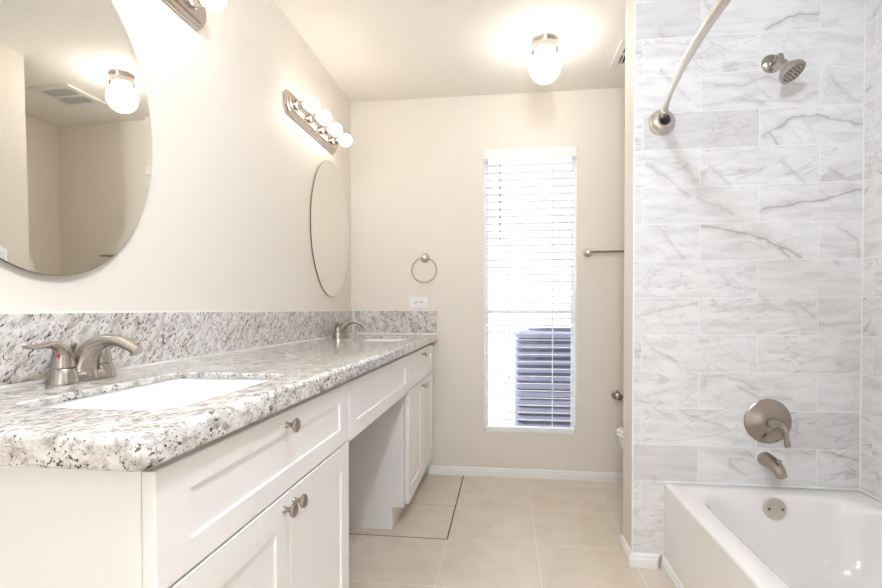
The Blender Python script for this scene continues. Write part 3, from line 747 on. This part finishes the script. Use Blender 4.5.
# tub and shower fittings
def valve():
    X, Z = 1.045, .622; t = thing('shower_valve', (X, YT, Z), 'large round nickel shower valve plate with a curved lever above the tub spout', 'shower control')
    b = bmesh.new(); lathe(b, (X, YT - .0003, Z), (0, -1, 0), [(.089, 0), (.090, .004), (.0865, .008), (.078, .011), (.060, .018), (.040, .027), (.026, .034)], 56); pl = obj('escutcheon', b, 'nickel_dark', t, True)
    b = bmesh.new(); lathe(b, (X, YT - .026, Z), (0, -1, 0), [(.026, 0), (.026, .003), (.021, .005), (.020, .030), (.016, .036), (0, .038)], 32)
    obj('hub', b, 'nickel', t, True)
    b = bmesh.new(); sweep(b, [(X, YT - .048, Z + .001), (X + .022, YT - .056, Z - .004), (X + .040, YT - .056, Z - .026), (X + .044, YT - .058, Z - .056), (X + .047, YT - .060, Z - .083)], [.016, .013, .0105, .0095, (.0115, .008)], 20, 7, up=(0, 1, 0)); obj('lever', b, 'nickel', t, True)
    b = bmesh.new()
    v = [b.verts.new((X - .026, YT - .0185, Z - .058)), b.verts.new((X - .004, YT - .0165, Z - .062)), b.verts.new((X - .012, YT - .0270, Z - .040))]; b.faces.new(v)
    bmesh.ops.solidify(b, geom=b.faces[:], thickness=.001); obj('temperature_mark', b, 'grey', pl)
valve()
def tub_spout():
    X, Z = 1.036, .470; t = thing('tub_spout', (X, YT, Z), 'brushed nickel tub spout with a diverter knob above the bathtub rim', 'tub spout')
    b = bmesh.new(); sweep(b, [(X, YT - .002, Z), (X, YT - .03, Z), (X, YT - .07, Z - .003), (X, YT - .105, Z - .012), (X, YT - .132, Z - .030)], [(.030, .030), (.0285, .0285), (.026, .026), (.0235, .0235), (.020, .018)], 28, 6, ends=False); s = obj('spout_body', b, 'nickel_dark', t, True)
    b = bmesh.new(); lathe(b, (X, YT - .108, Z + .008), (0, -.15, 1), [(.004, 0), (.004, .008), (.010, .010), (.0105, .013), (.008, .016), (0, .0165)], 20); obj('diverter_knob', b, 'nickel_dark', t, True)
    b = bmesh.new(); lathe(b, (X, YT - .0003, Z), (0, -1, 0), [(.0325, 0), (.0325, .003), (.031, .004)], 32); obj('wall_collar', b, 'caulk', t, True)
tub_spout()
def shower_head():
    X, Z = 1.048, 2.052; t = thing('shower_fixture', (X, YT, Z), 'small brushed nickel shower head on a short arm high on the marble tile wall', 'shower head')
    b = bmesh.new(); lathe(b, (X, YT - .0003, Z), (0, -1, 0), [(.037, 0), (.037, .003), (.033, .008), (.020, .013), (.012, .014)], 36); obj('wall_flange', b, 'nickel', t, True)
    c = Vector((1.067, 2.07, 1.959)) - Vector((.40, -.42, -.81)).normalized() * .067; ax = Vector((.40, -.42, -.81)).normalized()
    b = bmesh.new(); sweep(b, [(X, YT - .004, Z), (X, YT - .035, Z + .001), (X - .001, YT - .070, Z - .001), (c.x, c.y, c.z)], [.0105] * 4, 18, 6); obj('shower_arm', b, 'nickel', t, True)
    b = bmesh.new(); lathe(b, c, ax, [(.013, -.004), (.016, .004), (.016, .014), (.020, .022), (.032, .036), (.044, .050), (.047, .060), (.046, .068), (.042, .070), (.040, .067), (0, .067)], 40); hd = obj('spray_head', b, 'nickel', t, True)
    fx, fy, fz = basis(ax); bm = bmesh.new()
    for rr, nn in ((.012, 6), (.023, 12), (.034, 18)):
        for i in range(nn):
            a = 2 * math.pi * i / nn; p = c + ax * .067 + (fx * math.cos(a) + fy * math.sin(a)) * rr
            lathe(bm, p, ax, [(.0024, 0), (.0018, .002), (0, .0022)], 8)
    obj('nozzles', bm, 'dark', hd)
shower_head()
def rod():
    t = thing('shower_curtain_rod', (.545, 1.43, 1.85), 'curved brushed nickel shower curtain rod above the bathtub', 'curtain rod')
    z = 1.850; xm = .637; f = lambda y: xm - .092 * (1 - ((y - 1.43) / .764) ** 2)
    ys = [YT - .022, 2.13, 2.0, 1.86, 1.8]
    b = bmesh.new(); sweep(b, [(f(y), y, z) for y in ys], [.0105] * 5, 18, 6, ends=False); obj('inner_tube', b, 'nickel_light', t, True)
    ys = [1.83, 1.7, 1.5, 1.43, 1.3, 1.1, .95, .8]
    b = bmesh.new(); sweep(b, [(f(y), y, z) for y in ys], [.0132] * 8, 20, 6, ends=False); obj('outer_tube', b, 'nickel_light', t, True)
    b = bmesh.new(); sweep(b, [(f(y), y, z) for y in (.83, .75, .69)], [.0105] * 3, 18, 6, ends=False); obj('inner_tube', b, 'nickel_light', t, True)
    for y, s in ((2.09, 0), (1.825, 0)):
        b = bmesh.new(); d = Vector((f(y - .01) - f(y), -.01, 0)); lathe(b, (f(y), y, z), d, [(.0108, 0), (.0138, .001), (.0138, .008), (.0108, .009)], 20); obj('collar', b, 'nickel_light', t, True)
    for y, s in ((YT - .0003, -1), (.6683, 1)):
        b = bmesh.new(); lathe(b, (f(y) - .005 if s < 0 else f(y), y, z - .012), (0, s, 0), [(.052, 0), (.053, .004), (.050, .009), (.044, .012), (.042, .020), (.033, .028), (.027, .030), (.025, .022), (0, .020)], 40); fl = obj('rod_flange', b, 'nickel_light', t, True)
        if s < 0:
            b = bmesh.new(); lathe(b, (f(y) + .003, y - .0225, z - .004), (0, -1, 0), [(.0235, 0), (.0235, .0025), (0, .003)], 28); obj('socket_opening', b, 'dark', fl)
rod()

# ================================================================== OUTSIDE THE WINDOW
o = struct('ground', BM((-3, 4, YB + T, 9, -.25, -.15)), 'concrete')
def condenser():
    x0, x1, y0, y1 = .085, .93, 4.25, 5.05; cx, cy, hx, hy = (x0 + x1) / 2, (y0 + y1) / 2, (x1 - x0) / 2, (y1 - y0) / 2
    t = thing('air_conditioner', (cx, cy, -.15), 'blue-grey louvred air conditioner unit standing outside the window', 'air conditioner')
    obj('base_pan', BM((x0 - .03, x1 + .03, y0 - .03, y1 + .03, -.15, -.06), bev=.01), 'concrete', t)
    b = bmesh.new(); loft(b, [rrect(cx, cy, hx - .03, hy - .03, .09, z) for z in (-.06, .84)]); obj('coil', b, 'ac_dark', t, True)
    bm = bmesh.new(); z = -.05
    while z < .80:
        loft(bm, [rrect(cx, cy, hx - .028, hy - .028, .05, z), rrect(cx, cy, hx, hy, .06, z + .004), rrect(cx, cy, hx, hy, .06, z + .012), rrect(cx, cy, hx - .012, hy - .012, .055, z + .040), rrect(cx, cy, hx - .028, hy - .028, .05, z + .042)], False, False)
        z += .0665
    obj('louvre_casing', bm, 'ac', t, True)
    b = bmesh.new(); loft(b, [rrect(cx, cy, hx + .004, hy + .004, .06, .84), rrect(cx, cy, hx + .004, hy + .004, .06, .87), rrect(cx, cy, hx - .03, hy - .03, .05, .89)]); tp = obj('top_cover', b, 'ac', t, True)
    bm = bmesh.new()
    for q in range(6):
        R = .06 + q * .05; n = 36
        loft(bm, [[Vector((cx + (R + dr) * math.cos(2 * math.pi * i / n), cy + (R + dr) * math.sin(2 * math.pi * i / n), .889 + dz)) for i in range(n)] for dr, dz in ((-.004, 0), (-.004, .008), (.004, .008), (.004, 0))], False, False)
    obj('fan_guard', bm, 'ac_dark', tp, True)
condenser()
def fence():
    t = thing('garden_fence', (.5, 7.0, -.15), 'pale board fence far outside behind the air conditioner', 'fence')
    bm = bmesh.new(); x = -2.5
    while x < 3.5:
        box(bm, x, x + .135, 7.0, 7.02, -.14, .98); x += .15
    obj('fence_boards', bm, 'fence', t)
    obj('fence_rail', BM((-2.5, 3.5, 7.02, 7.06, .1, .19), (-2.5, 3.5, 7.02, 7.06, .75, .84)), 'fence', t)
fence()
